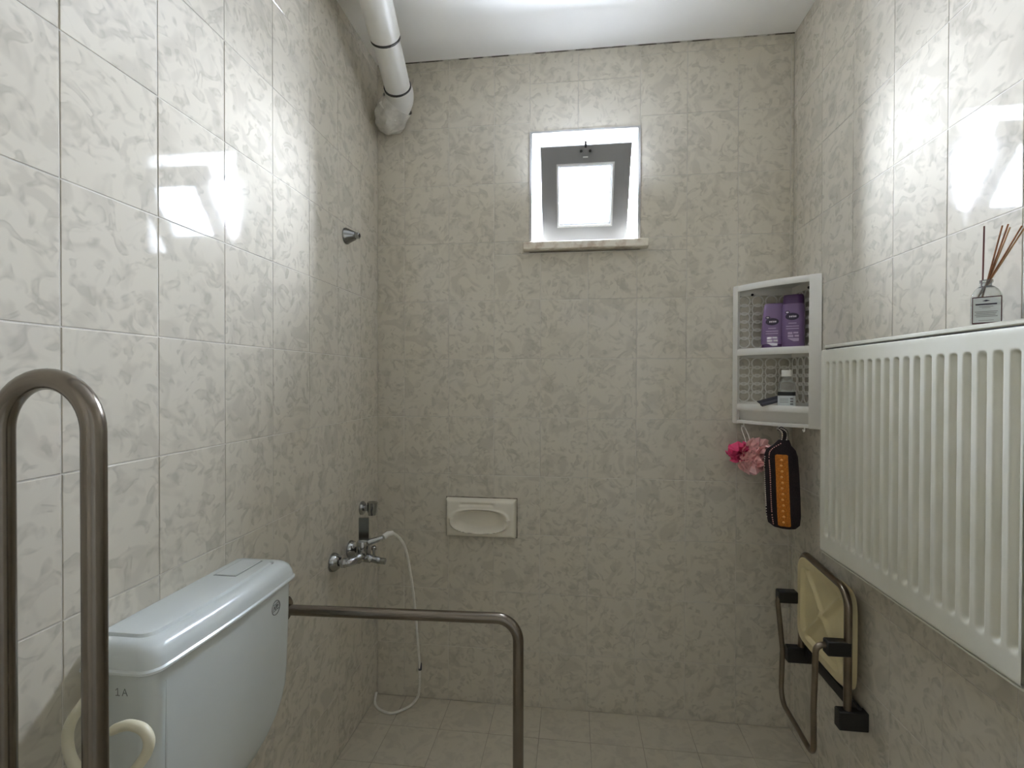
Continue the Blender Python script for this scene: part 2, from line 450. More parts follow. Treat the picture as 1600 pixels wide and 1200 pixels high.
# splayed jambs: wider towards the room than at the outside face
BX0, BX1 = 0.714, 1.102
sr.prism([(TX0, PY, 1.986), (OX0, PY, 1.986), (BX0, WT, 1.986), (TX0, WT, 1.986)], (0, 0, TZ1-1.986))
sr.prism([(OX1, PY, 1.986), (TX1, PY, 1.986), (TX1, WT, 1.986), (BX1, WT, 1.986)], (0, 0, TZ1-1.986))
sr.prism([(OX0-0.001, PY, OZ1), (OX1+0.001, PY, OZ1), (OX1+0.001, WT, OZ1), (OX0-0.001, WT, OZ1)], (0, 0, TZ1-OZ1))
build('surround', sr, M_PLAST, win, smooth=False)
build('sill', MB().bbox((0.650, D-0.035, 1.950), (1.167, D+0.10, 1.984), 0.004), M_MARBLE, win, label='cream marble sill')
build('inner_sill', MB().box((OX0-0.02, D+0.10, 1.946), (OX1+0.02, WT, 1.984)), M_PLAST, win, smooth=False)
fr = MB(); f0, f1 = 2.370, 2.41
fw_ = 0.012
fr.box((BX0-0.004, f0, OZ0), (BX0+fw_, f1, OZ1)).box((BX1-fw_, f0, OZ0), (BX1+0.004, f1, OZ1))
fr.box((BX0+fw_, f0, OZ0), (BX1-fw_, f1, OZ0+fw_)).box((BX0+fw_, f0, OZ1-fw_), (BX1-fw_, f1, OZ1))
build('outer_frame', fr, M_UPVC, win, smooth=False)
# sash, hinged at its bottom edge and tipped into the room
HY, HZ = 2.19, 2.0
dirv = Vector((0, 1.99-HY, 2.332-HZ)); SL = dirv.length; sv = dirv.normalized()
sn = X.cross(sv)                       # sash normal
if sn.y > 0: sn = -sn                  # faces the room
SW = 0.355; SC = 0.908
def sp(u, v, n): return Vector((SC+u, HY, HZ)) + sv*v + sn*n
def sbox(mb, u0, u1, v0, v1, n0, n1):
    c = sp((u0+u1)/2, (v0+v1)/2, (n0+n1)/2)
    mb.obox(c, X, sv, sn, abs(u1-u0), abs(v1-v0), abs(n1-n0))
PW0, PW1, PV0, PV1 = -0.1145, 0.1145, 0.0738, 0.3235
build('hinge_rail', MB().box((OX0, HY-0.012, OZ0), (OX1, HY+0.03, HZ-0.012)), M_UPVC, win, smooth=False)
s1 = MB()
sbox(s1, -SW/2, PW0, 0, SL, -0.02, 0.02); sbox(s1, PW1, SW/2, 0, SL, -0.02, 0.02)
sbox(s1, PW0, PW1, 0, PV0, -0.02, 0.02); sbox(s1, PW0, PW1, PV1, SL, -0.02, 0.02)
sash = build('sash', s1, M_SASH, win, smooth=False)
bd = MB()
for k, (o, n1) in enumerate(((0.0, 0.025), (0.008, 0.016))):
    t = 0.0075
    sbox(bd, PW0+o, PW0+o+t, PV0+o, PV1-o, 0.0, n1); sbox(bd, PW1-o-t, PW1-o, PV0+o, PV1-o, 0.0, n1)
    sbox(bd, PW0+o+t, PW1-o-t, PV0+o, PV0+o+t, 0.0, n1); sbox(bd, PW0+o+t, PW1-o-t, PV1-o-t, PV1-o, 0.0, n1)
build('glazing_bead', bd, M_UPVC, sash, smooth=False)
pn = MB(); sbox(pn, PW0+0.002, PW1-0.002, PV0+0.002, PV1-0.002, -0.004, 0.0)
build('pane', pn, M_PANE, sash, smooth=False, fix=True)
lt = MB(); sbox(lt, -0.022, 0.022, SL-0.034, SL-0.006, 0.02, 0.025); 
build('latch', lt, M_SASH, sash, smooth=False)
ll = MB(); sbox(ll, -0.004, 0.004, SL-0.008, SL+0.016, 0.022, 0.030)
build('latch_lever', ll, M_BBLK, sash, smooth=False)
for s in (-1, 1):
    sm = MB().lathe([(0.005, 0), (0.005, 0.003), (0.002, 0.0045)], sp(s*0.017, SL-0.020, 0.025), sn, 10)
    build('latch_screw', sm, M_BBLK, sash)
build('latch_catch', MB().obox(sp(0, SL-0.042, 0.024), X, sv, sn, 0.020, 0.005, 0.008), M_UPVC, sash, smooth=False)

# ------------------------------------------------------------------ waste pipe under the ceiling
P1 = Vector((0.145, 1.975, 2.600)); P2 = Vector((0.177, 1.67, 2.725)); pd = (P2-P1).normalized()
pipe = thing('waste_pipe', 'thick white waste pipe sloping down from the ceiling to the corner', 'pipe', (0.16, 1.8, 2.66))
PR = 0.052
build('pipe', MB().tube([P1, P1+pd*0.36], PR, 32), M_PVC, pipe)
build('socket', MB().tube([P1+pd*0.205, P1+pd*0.21, P1+pd*0.62], [PR+0.001, PR+0.005, PR+0.005], 32), M_PVC, pipe)
build('seal_ring', MB().tube([P1+pd*0.199, P1+pd*0.206], PR+0.0045, 32), M_BLACK, pipe)
build('seal_ring', MB().tube([P1+pd*0.000, P1+pd*0.007], PR+0.0045, 32), M_BLACK, pipe)
el = catmull([P1+pd*0.001, P1-pd*0.035, P1-pd*0.06+Vector((-0.018,0.004,-0.012)), Vector((0.085, 2.045, 2.535))], 6)
build('elbow', MB().tube(el, PR+0.006, 28), M_PVC, pipe)
cl = MB()
NU, NV = 40, 20
c0, c1 = Vector((0.118, 2.035, 2.560)), Vector((0.048, 2.085, 2.500)); ca = (c1-c0).normalized()
cu = ca.cross(Z).normalized(); cw = ca.cross(cu)
def wrapf(u, v):
    t = 2*math.pi*u; s = -0.012+v*((c1-c0).length+0.035)
    rad = 0.066*math.sqrt(max(0.0, 1-(max(0, v-0.25)/0.76)**2.4))
    fold = 1+min(1, v*2.5)*(0.09*math.sin(5*t+7*v)+0.05*math.sin(11*t-9*v+1))
    p = c0+ca*s+(cu*math.cos(t)+cw*math.sin(t))*rad*fold
    return p
cl.grid(wrapf, NU, NV)
wo = build('plastic_wrap', cl, M_WRAP, pipe)

# ------------------------------------------------------------------ chrome wall stub
kn = thing('wall_flange', 'small chrome cone fitting high on the wall above the mixer tap', 'fitting', (0, 1.807, 1.95))
build('cone', MB().lathe([(0.031, 0.0005), (0.031, 0.006), (0.027, 0.012), (0.017, 0.036), (0.014, 0.040)], (0, 1.807, 1.95), (1,0,0), 28), M_CHROME, kn)
build('nut', MB().lathe([(0.0125, 0.038), (0.0125, 0.054), (0.010, 0.056)], (0, 1.807, 1.95), (1,0,0), 6), M_CHROME, kn)
build('bore_shade', MB().lathe([(0.007, 0.0555), (0.007, 0.057)], (0, 1.807, 1.95), (1,0,0), 14), M_BLACK, kn)  # black disc stands in for the shade inside the nut

# ------------------------------------------------------------------ mixer tap
mz = 0.742
mx = thing('mixer_tap', 'chrome shower mixer tap on the wall below the hose', 'tap', (0, 1.77, mz))
for yy in (1.700, 1.842):
    build('escutcheon', MB().lathe([(0.034, 0.0005), (0.034, 0.004), (0.031, 0.014), (0.022, 0.026), (0.012, 0.030)], (0, yy, mz), (1,0,0), 28), M_CHROME, mx)
    build('union', MB().lathe([(0.013, 0.028), (0.013, 0.036), (0.0175, 0.037), (0.0175, 0.052), (0.014, 0.056)], (0, yy, mz), (1,0,0), 6), M_CHROME, mx)
build('body', MB().tube(catmull([(0.052, 1.698, mz), (0.066, 1.705, mz+0.002), (0.080, 1.735, mz+0.004), (0.086, 1.77, mz+0.006), (0.080, 1.805, mz+0.004), (0.066, 1.836, mz+0.002), (0.052, 1.844, mz)], 6),
      [0.014]*6+[0.015]*6+[0.019]*6+[0.022]*6+[0.019]*6+[0.015]*6+[0.014], 18), M_CHROME, mx)
build('cartridge', MB().lathe([(0.020, 0), (0.023, 0.012), (0.023, 0.050), (0.020, 0.058)], (0.084, 1.77, mz), (0,0,1), 22), M_CHROME, mx)
build('spout', MB().tube(catmull([(0.088, 1.77, mz-0.004), (0.120, 1.77, mz-0.006), (0.150, 1.77, mz-0.012), (0.172, 1.77, mz-0.014)], 6), [0.016]*6+[0.013]*6+[0.0115]*7, 16), M_CHROME, mx)
build('diverter', MB().lathe([(0.005, 0), (0.005, 0.022), (0.010, 0.024), (0.010, 0.034), (0.007, 0.037)], (0.128, 1.77, mz+0.004), (0,0,1), 14), M_CHROME, mx)
build('hose_outlet', MB().tube([(0.092, 1.775, mz+0.048), (0.120, 1.785, mz+0.056), (0.150, 1.80, mz+0.064)], [0.013, 0.011, 0.0095], 14), M_CHROME, mx)
build('lever', MB().obox((0.088, 1.772, mz+0.100), (1,0.15,0), (-0.15,1,0), Z, 0.036, 0.010, 0.09), M_CHROME, mx, smooth=False)
hb = thing('handset_bracket', 'small round chrome shower bracket just above the mixer lever', 'bracket', (0, 1.95, 0.875))
build('rosette', MB().lathe([(0.028, 0.0005), (0.028, 0.005), (0.022, 0.012)], (0, 1.95, 0.875), (1,0,0), 24), M_CHROME, hb)
build('stem', MB().lathe([(0.012, 0.010), (0.012, 0.030)], (0, 1.95, 0.875), (1,0,0), 16), M_CHROME, hb)
build('cradle', MB().tube([(0.045, 1.95, 0.848), (0.045, 1.95, 0.868), (0.047, 1.95, 0.900)], [0.016, 0.019, 0.021], 20), M_CHROME, hb)

hs = thing('shower_hose', 'thin white shower hose hanging from the mixer tap to the floor', 'hose', (0.2, 1.98, 0.0))
hp = catmull([(0.153, 1.802, mz+0.0655), (0.176, 1.835, mz+0.072), (0.205, 1.89, 0.745), (0.219, 1.93, 0.60), (0.225, 1.965, 0.44), (0.229, 1.985, 0.30), (0.233, 1.995, 0.20),
              (0.222, 2.02, 0.085), (0.185, 2.045, 0.018), (0.150, 2.015, 0.008), (0.110, 1.992, 0.0062), (0.060, 2.005, 0.0062), (0.025, 2.035, 0.0062), (0.012, 2.06, 0.012), (0.011, 2.078, 0.035)], 8)
build('tube', MB().tube(hp, 0.0052, 10), M_HOSE, hs)
build('end_sleeve', MB().tube([hp[0], hp[4], hp[8]], [0.0105, 0.010, 0.0085], 14), M_HOSE, hs)
build('joint', MB().tube([(0.2335, 1.996, 0.222), (0.2335, 1.997, 0.196)], 0.0075, 12), M_GREY, hs)

# ------------------------------------------------------------------ soap dish
sd = thing('soap_dish', 'ivory ceramic soap dish on the window wall', 'soap dish', (0.47, D, 0.72))
SX0, SX1, SZ0, SZ1 = 0.316, 0.624, 0.726, 0.892
def sdf(u, v):
    x = SX0+(SX1-SX0)*u; z = SZ0+(SZ1-SZ0)*v
    eu = min(u, 1-u)*(SX1-SX0); ev = min(v, 1-v)*(SZ1-SZ0); e = min(eu, ev)
    h = 0.036*math.sqrt(max(0.0, 1-(1-min(1, e/0.014))**2))
    h += 0.008*(1-v)*min(1, e/0.02)
    # oval bowl
    cx, cz = (x-0.466)/0.120, (z-0.806)/(0.044 if z > 0.806 else 0.052)
    q = math.sqrt(abs(cx)**2.6+abs(cz)**2.6)
    if q < 1.0:
        t = 1-q; s = min(1, t/0.45); s = s*s*(3-2*s)
        h -= 0.032*s
    rim = math.exp(-((q-1.03)/0.07)**2)
    h += rim*(0.014 if cz < 0.1 else 0.003)
    # slot above the bowl
    if abs(x-0.455) < 0.078:
        dz = (z-0.868-0.006*(1-((x-0.455)/0.078)**2)*0.5)/0.006
        h -= 0.007*math.exp(-dz*dz)*min(1, (0.078-abs(x-0.455))/0.012)
    return Vector((x, D-0.0005-max(h, 0.0), z))
build('dish', MB().grid(sdf, 88, 52), M_CERAM, sd)
rm = MB().box((SX0-0.003, D-0.0035, SZ0-0.003), (SX1+0.003, D-0.0004, SZ1+0.003))
build('joint_line', rm, mat('dark_mould_joint', (0.10, 0.085, 0.06), 0.9, vary=0.5, vscale=20, color2=(0.35, 0.31, 0.25)), sd, smooth=False)

# ------------------------------------------------------------------ corner shelf
CA, CB = 0.222, 0.232
SH_T, SH_M, SH_L, SH_B = 1.782, 1.524, 1.306, 1.232
cs = thing('corner_shelf', 'white plastic corner shelf with two tiers and ringed lattice back', 'shelf', (W-0.08, D-0.08, SH_B))
def sp2(a, b, z): return Vector((W-0.003-a, D-0.003-b, z))
def front(t, out=0.0, bulge=0.026):
    a, b = CA*(1-t), CB*t
    nrm = Vector((CB, CA)).normalized()
    k = bulge*4*t*(1-t)+out
    return a+nrm.x*k, b+nrm.y*k
NF = 16
def plate(z0, z1, scale_out=0.0):
    poly = [(0, 0)]+[front(i/NF, scale_out) for i in range(NF+1)]
    poly = [(max(0, a), max(0, b)) for a, b in poly]
    return MB().prism([sp2(a, b, z0) for a, b in poly], (0, 0, z1-z0))
def lip(z0, z1, out=0.004, th=0.007, t0=0.0, t1=1.0):
    mb = MB(); rings = []
    for i in range(NF+1):
        t = t0+(t1-t0)*i/NF
        a0, b0 = front(t, out); a1, b1 = front(t, out-th)
        zc = (z0+z1)/2; hh = (z1-z0)/2
        rings.append([sp2(a1, b1, z0), sp2(a0-0.0015, b0-0.0015, z0), sp2(a0, b0, zc-hh*0.6), sp2(a0, b0, zc+hh*0.6), sp2(a0-0.0015, b0-0.0015, z1), sp2(a1, b1, z1)])
    return mb.loft(rings)
build('top_panel', plate(SH_T-0.010, SH_T-0.004), M_WPLAS, cs)
build('top_lip', lip(SH_T-0.024, SH_T), M_WPLAS, cs)
for z in (SH_M, SH_L):
    s_ = build('shelf_board', plate(z-0.012, z-0.006), M_WPLAS, cs)
    build('shelf_lip', lip(z-0.022, z+0.004, 0.005), M_WPLAS, s_)
build('bottom_rail', lip(SH_B, SH_B+0.013, 0.003, 0.010), M_WPLAS, cs)
# sloping apron between the lower shelf and the bottom rail
ap = MB().loft([[sp2(*front(i/NF, -0.028), SH_B+0.010) for i in range(NF+1)], [sp2(*front(i/NF, -0.010), SH_L-0.018) for i in range(NF+1)]], cap=False, closed=False)
build('apron', ap, M_WPLAS, cs)
def stile(t0, t1, th):
    r0 = []; mb = MB(); rings = []
    for (z, k) in ((SH_B-0.002, 0.004), (SH_B+0.004, 0.0), (SH_T-0.006, 0.0), (SH_T+0.001, 0.003)):
        pts = []
        n = 5
        for i in range(n+1): pts.append(sp2(*[max(0.0005, q) for q in front(t0+(t1-t0)*i/n, 0.006-k)], z))
        for i in range(n, -1, -1): pts.append(sp2(*[max(0.0005, q) for q in front(t0+(t1-t0)*i/n, 0.006-th)], z))
        rings.append(pts)
    return mb.loft(rings)
build('side_post', stile(-0.01, 0.065, 0.016), M_WPLAS, cs)
build('side_post', stile(0.90, 1.02, 0.016), M_WPLAS, cs)
# back frame strips on both walls
BOXF = [(0,1,2,3),(4,7,6,5),(0,4,5,1),(1,5,6,2),(2,6,7,3),(3,7,4,0)]
for (z0, z1) in ((SH_B, SH_B+0.012), (SH_L-0.012, SH_L+0.012), (SH_M-0.03, SH_M+0.010), (SH_T-0.038, SH_T-0.006)):
    build('back_strip', MB().add([sp2(0.004, 0, z0), sp2(CA-0.004, 0, z0), sp2(CA-0.004, 0, z1), sp2(0.004, 0, z1), sp2(0.004, 0.004, z0), sp2(CA-0.004, 0.004, z0), sp2(CA-0.004, 0.004, z1), sp2(0.004, 0.004, z1)], BOXF), M_WPLAS, cs, smooth=False)
    build('side_strip', MB().add([sp2(0, 0, z0), sp2(0, CB-0.004, z0), sp2(0, CB-0.004, z1), sp2(0, 0, z1), sp2(0.004, 0, z0), sp2(0.004, CB-0.004, z0), sp2(0.004, CB-0.004, z1), sp2(0.004, 0, z1)], BOXF), M_WPLAS, cs, smooth=False)
# lattice rings: one shared mesh, one object per ring
def ring_mesh(R, r, th, seg=14):
    vs = []; fs = []
    for k in range(seg):
        t = 2*math.pi*k/seg
        for (q, z) in ((R, 0), (R, th), (r, th), (r, 0)): vs.append((q*math.cos(t), q*math.sin(t), z))
    for k in range(seg):
        k2 = (k+1) % seg
        for (a, b) in ((0,1),(1,2),(2,3)): fs.append((k*4+a, k2*4+a, k2*4+b, k*4+b))
    me = bpy.data.meshes.new('lattice_ring'); me.from_pydata(vs, [], fs); me.update(); me.materials.append(M_WPLAS); return me
RM = ring_mesh(0.0240, 0.0195, 0.0035)
base_cs = cs.location
for (zlo, zhi) in ((SH_L+0.012, SH_M-0.03), (SH_M+0.010, SH_T-0.038)):
    nrow = max(1, round((zhi-zlo-0.045)/0.0355)); 
    for rrow in range(nrow+1):
        zz = zlo+0.0225+(zhi-zlo-0.045)*rrow/nrow
        for side in (0, 1):
            for c in range(4):
                s = 0.030+c*0.0515
                o = bpy.data.objects.new('lattice_ring', RM); COL.objects.link(o); o.parent = cs
                if side == 0:
                    R3 = Matrix((X, Z, -Y)).transposed(); p = sp2(s, 0.001, zz)
                else:
                    R3 = Matrix((Y, Z, X*-1)).transposed(); p = sp2(0.001, s, zz)
                M4 = R3.to_4x4(); M4.translation = p-base_cs; o.matrix_local = M4
# horizontal ties between the rings
for (zlo, zhi) in ((SH_L+0.012, SH_M-0.03), (SH_M+0.010, SH_T-0.038)):
    nrow = max(1, round((zhi-zlo-0.045)/0.0355))
    for rrow in range(nrow):
        zz = zlo+0.0225+(zhi-zlo-0.045)*(rrow+0.5)/nrow
        p, q = sp2(0.004, 0.002, zz), sp2(CA-0.006, 0.002, zz)
        build('lattice_tie', MB().box((q.x, q.y-0.001, zz-0.0012), (p.x, p.y+0.001, zz+0.0012)), M_WPLAS, cs, smooth=False)
        p, q = sp2(0.002, 0.004, zz), sp2(0.002, CB-0.006, zz)
        build('lattice_tie', MB().box((q.x-0.001, q.y, zz-0.0012), (p.x+0.001, p.y, zz+0.0012)), M_WPLAS, cs, smooth=False)
for p, ax in ((sp2(0.155, 0.004, SH_T-0.034), -Y), (sp2(0.004, 0.150, SH_T-0.034), -X)):
    build('screw', MB().lathe([(0.005, 0), (0.005, 0.003), (0.002, 0.005)], p, ax, 12), M_BBLK, cs)
for t in (0.16, 0.60, 0.86):
    a, b = front(t, 0.004); p = sp2(a, b, SH_B+0.001)
    build('hook', MB().tube(catmull([p, p+Vector((0,0,-0.010)), p+Vector((-0.006,-0.006,-0.013)), p+Vector((-0.010,-0.010,-0.006))], 4), 0.002, 8), M_WPLAS, cs)

# ------------------------------------------------------------------ bottles on the shelf
def frame_dir(px, py):
    d = Vector((0.8655-px, -py, 0)).normalized(); r = Vector((-d.y, d.x, 0)); return r, d   # right as the camera sees it, and towards the camera
def oval(c, ax, ay, sx, sy, z, n=28, p=2.6):
    out = []
    for k in range(n):
        t = 2*math.pi*k/n; ct, st = math.cos(t), math.sin(t)
        x = math.copysign(abs(ct)**(2/p), ct)*sx; y = math.copysign(abs(st)**(2/p), st)*sy
        q = Vector(c)+ax*x+ay*y; q.z = z; out.append(q)
    return out
def flat_print(name, parent, c, ax, ay, n, shapes, material, lift):
    """thin raised print: shapes are polygons in (x, y) on the plane through c"""
    mb = MB()
    for poly in shapes: mb.prism([Vector(c)+ax*x+ay*y+n*lift for x, y in poly], n*0.0004)
    return build(name, mb, material, parent, smooth=False)
def ell(cx, cy, a, b, n=20): return [(cx+a*math.cos(2*math.pi*k/n), cy+b*math.sin(2*math.pi*k/n)) for k in range(n)]
def rect(x0, y0, x1, y1): return [(x0,y0),(x1,y0),(x1,y1),(x0,y1)]
def shampoo(label, px, py, h, hw, cap_top, lean):
    z0 = SH_M-0.0055
    t = thing('shampoo_bottle', label, 'bottle', (px, py, z0), 'purple bottles on the upper tier of the corner shelf')
    r, d = frame_dir(px, py); right = r
    c = (px, py, 0); dp = 0.024
    tilt = lambda z: right*(lean*(z-z0))
    def ring(s, z, k=1.0): return [p+tilt(z) for p in oval(c, right, d, hw*s, dp*k, z)]
    if cap_top:
        build('body', MB().loft([ring(0.94, z0, .9), ring(1.0, z0+0.006), ring(1.0, z0+h*0.5), ring(0.98, z0+h*0.80), ring(0.93, z0+h*0.835, .95)]), M_PURPLE, t)
        build('cap', MB().loft([ring(0.92, z0+h*0.836, .93), ring(0.94, z0+h*0.845, .95), ring(0.92, z0+h*0.97, .9), ring(0.85, z0+h, .8)]), M_DPURPLE, t)
    else:
        build('cap', MB().loft([ring(0.9, z0, .95), ring(0.92, z0+0.004, 1.0), ring(0.92, z0+0.022, 1.0), ring(0.9, z0+0.024, .95)]), M_DPURPLE, t)
        build('body', MB().loft([ring(1.0, z0+0.0245, 1.0), ring(1.03, z0+h*0.4), ring(0.97, z0+h*0.75, .9), ring(0.90, z0+h*0.95, .6), ring(0.84, z0+h*0.99, .45), ring(0.74, z0+h, .3)]), M_PURPLE, t)
    n = d; pc = Vector((px, py, z0+h*0.60))+tilt(z0+h*0.60); lf = dp+0.0002; s = 0.001
    ay = (Z+right*lean).normalized()
    flat_print('logo', t, pc, right, ay, n, [ell(-0.004, 0, 0.0225, 0.0135), ell(-0.020, 0.016, 0.008, 0.006, 12)], M_INK, lf)
    flat_print('logo_lettering', t, pc, right, ay, n, [ell(-0.012, 0, 0.0022, 0.0036, 10), ell(-0.0065, 0, 0.0022, 0.0036, 10), rect(-0.003, -0.003, -0.0014, 0.0042), ell(0.002, 0, 0.0022, 0.0036, 10), ell(0.0075, 0, 0.0022, 0.0036, 10), ell(-0.020, 0.016, 0.005, 0.003, 10)], M_PRINT, lf+0.0006)
    fine = [rect(-0.016, -0.0262, 0.010, -0.0238), rect(-0.024, -0.0374, 0.018, -0.0350), rect(-0.024, -0.0464, 0.018, -0.0440)]
    flat_print('fine_print', t, pc, right, ay, n, fine, mat('lilac_print', (0.55, 0.44, 0.62), 0.5), lf)
    flat_print('silver_panel', t, pc, right, ay, n, [rect(-0.018, -0.066, -0.003, -0.058), rect(0.0, -0.064, 0.016, -0.058), rect(-0.018, -0.077, 0.000, -0.069), rect(0.004, -0.076, 0.018, -0.069), [(-0.020, -0.081), (0.018, -0.081), (0.018, -0.092), (0.002, -0.093)]],
               mat('silver_foil', (0.75, 0.70, 0.78), 0.25, 0.6) if not cap_top else mat('lilac_print', (0.55, 0.44, 0.62), 0.5), lf)
    return t
shampoo('purple bottle with no visible cap, shorter of the two on the corner shelf', 1.624, 2.034, 0.182, 0.039, False, 0.05)
shampoo('taller purple shampoo bottle with a dark purple cap on the corner shelf', 1.687, 1.996, 0.207, 0.0375, True, 0.0)

# clear bottle with white cap
bz = SH_L-0.0055; bxp, byp = 1.660, 1.985
cb = thing('clear_bottle', 'clear bottle with white cap and a black and white label on the lower tier', 'bottle', (bxp, byp, bz))
r_, d_ = frame_dir(bxp, byp); rg = r_
def rr(s, z, k=None): return oval((bxp, byp, 0), rg, d_, 0.029*s, 0.020*(k if k else s), z, 28, 4.0)
build('body', MB().loft([rr(.92, bz), rr(1, bz+0.003), rr(1, bz+0.088), rr(.9, bz+0.098), rr(.62, bz+0.106, .75), rr(.58, bz+0.112, .7)]), M_CLEAR, cb)
build('neck', MB().lathe([(0.014, 0.111), (0.014, 0.120)], (bxp, byp, bz), Z, 20), M_CLEAR, cb)
build('cap', MB().lathe([(0.0175, 0.118), (0.018, 0.120), (0.018, 0.140), (0.0165, 0.142)], (bxp, byp, bz), Z, 24), M_WPLAS, cb)
lbm = MB().loft([rr(1.03, bz+0.004, 1.06), rr(1.03, bz+0.046, 1.06)], cap=False)
build('label', lbm, M_LABELW, cb)
build('label_band', MB().loft([rr(1.04, bz+0.046, 1.07), rr(1.04, bz+0.060, 1.07)], cap=False), M_BBLK, cb)
flat_print('label_print', cb, Vector((bxp, byp, bz+0.024)), rg, Z, d_, [rect(0.012, 0.008, 0.022, 0.014), rect(0.012, -0.002, 0.022, 0.004), rect(0.012, -0.012, 0.022, -0.006), rect(-0.022, 0.009, 0.006, 0.0105), rect(-0.022, 0.003, 0.006, 0.0045), rect(-0.022, -0.003, 0.006, -0.0015)], M_LABELG, 0.0214)
# flat dark comb lying on the lower tier
cmx, cmy = 1.618, 1.995
co = thing('comb', 'flat dark grey comb lying on the lower tier of the corner shelf', 'comb', (cmx, cmy, bz))
build('spine', MB().bbox((cmx-0.055, cmy-0.004, bz+0.0005), (cmx+0.045, cmy+0.010, bz+0.011), 0.002), M_GREY, co)
tm = None
for k in range(18):
    if tm is None:
        tm = build('tooth', MB().box((cmx-0.051, cmy+0.010, bz+0.003), (cmx-0.049, cmy+0.030, bz+0.007)), M_GREY, co, smooth=False)
    else:
        c_ = tm.copy(); COL.objects.link(c_); c_.location = (k*0.0052, 0, 0)
co.rotation_euler = (0.5, -0.22, 0.35); co.location.z += 0.016

# ------------------------------------------------------------------ bath puff
lc = Vector((1.535, 2.022, 1.103))
lo_ = thing('bath_puff', 'pink ruffled mesh bath puff hanging from the corner shelf', 'bath puff', lc)
rnd = random.Random(3)
def ruffle(mb, c, n, R, waves, amp, ph):
    n = Vector(n).normalized(); ref = Z if abs(n.z) < 0.8 else X
    a = n.cross(ref).normalized(); b = n.cross(a)
    NU_, NV_ = 30, 4; vs = []; fs = []
    for i in range(NV_+1):
        q = 0.12+0.88*i/NV_
        for k in range(NU_):
            t = 2*math.pi*k/NU_; w = amp*q*math.sin(waves*t+ph+q*1.5)+amp*0.5*q*math.sin(2.3*waves*t+ph*2)
            vs.append(c+(a*math.cos(t)+b*math.sin(t))*R*q*(1+0.10*math.sin(3*t+ph))+n*(w+0.25*R*q*q))
    for i in range(NV_):
        for k in range(NU_):
            k2 = (k+1) % NU_; fs.append((i*NU_+k, i*NU_+k2, (i+1)*NU_+k2, (i+1)*NU_+k))
    mb.add(vs, fs)
hotm, pale = MB(), MB()
for k in range(6):
    ruffle(hotm, lc+Vector((-0.030, 0.0, 0.020)), (rnd.uniform(-1,0.1), rnd.uniform(-1,0.2), rnd.uniform(0,1)), rnd.uniform(0.034, 0.046), rnd.choice((5,6,7)), 0.009, rnd.uniform(0,6))
for k in range(17):
    ofs = Vector((rnd.uniform(-0.022,0.046), rnd.uniform(-0.024,0.012), rnd.uniform(-0.030,0.030)))
    ruffle(pale, lc+ofs, (rnd.uniform(-0.5,0.8), rnd.uniform(-1,0.0), rnd.uniform(-0.7,0.6)), rnd.uniform(0.036, 0.052), rnd.choice((6,7,9)), 0.008, rnd.uniform(0,6))
build('pink_ruffles', hotm, M_HPINK, lo_, fix=False, label='hot pink ruffles')
build('pale_ruffles', pale, M_PINK, lo_, fix=False, label='pale pink ruffles')
hk = sp2(*front(0.16, 0.004), SH_B-0.010)
build('string', MB().tube(catmull([lc+Vector((-0.002,0,0.02)), lc+Vector((-0.010,0,0.07)), hk+Vector((-0.009,-0.004,-0.01)), hk+Vector((-0.004,-0.006,0.002)), hk+Vector((0.006,-0.004,-0.01)), lc+Vector((0.006,0,0.07)), lc+Vector((0.0,0,0.02))], 6), 0.0016, 8), M_WPLAS, lo_)

# ------------------------------------------------------------------ crocheted bath mitt
mc = Vector((1.628, 1.935, 0.86))
mt_ = thing('bath_mitt', 'crocheted black and orange bath mitt hanging from the corner shelf', 'bath mitt', mc)
mr_, md_ = frame_dir(mc.x, mc.y); mrt = mr_
def mring(z, w, th, sh=0.0): 
    return [p+mrt*sh for p in oval((mc.x, mc.y, 0), mrt, md_, w, th, z, 32, 3.0)]
prof = [(0.0, .016, .010, .010), (0.004, .036, .016, .008), (0.018, .052, .021, .005), (0.05, .057, .023, .003), (0.12, .0575, .023, 0), (0.20, .057, .022, -.003), (0.265, .055, .019, -.006), (0.288, .048, .016, -.006), (0.305, .030, .014, -.002), (0.325, .018, .010, .003)]
build('body', MB().loft([mring(mc.z+z, w, t_, s) for z, w, t_, s in prof]), M_YBLK, mt_)
# orange panel proud of the front
def panel(u0, u1, z0, z1, n=10, k=24):
    vs = []; mb = MB()
    def f(u, v):
        z = z0+(z1-z0)*v; uu = u0+(u1-u0)*u
        zr = z-mc.z; w = np.interp(zr, [q[0] for q in prof], [q[1] for q in prof]); th = np.interp(zr, [q[0] for q in prof], [q[2] for q in prof]); s = np.interp(zr, [q[0] for q in prof], [q[3] for q in prof])
        x = uu; q = max(0.0, 1-min(1, abs(x/w))**3)**(1/3)
        e = min(min(u, 1-u)*3.2, min(v, 1-v)*14, 1)
        p = mc+mrt*(x+s)+md_*(th*q-0.002+0.0055*math.sqrt(e)); p.z = z
        return p
    return mb.grid(f, n, k)
build('orange_panel', panel(-0.022, 0.026, mc.z+0.006, mc.z+0.278), M_YORG, mt_, label='orange crocheted front strip')
def surf(x, zr, lift=0.0):
    w = np.interp(zr, [q[0] for q in prof], [q[1] for q in prof]); th = np.interp(zr, [q[0] for q in prof], [q[2] for q in prof]); s = np.interp(zr, [q[0] for q in prof], [q[3] for q in prof])
    q = max(0.0, 1-min(1, abs(x/w))**3)**(1/3)
    p = mc+mrt*(x+s)+md_*(th*q+lift); p.z = mc.z+zr; return p
bob = MB()
for k in range(12): bob.lathe([(0.0005, -0.003), (0.0045, -0.001), (0.003, 0.002), (0.0005, 0.003)], surf(0.000+0.002*(k%2), 0.028+k*0.0205, 0.005), md_, 8)
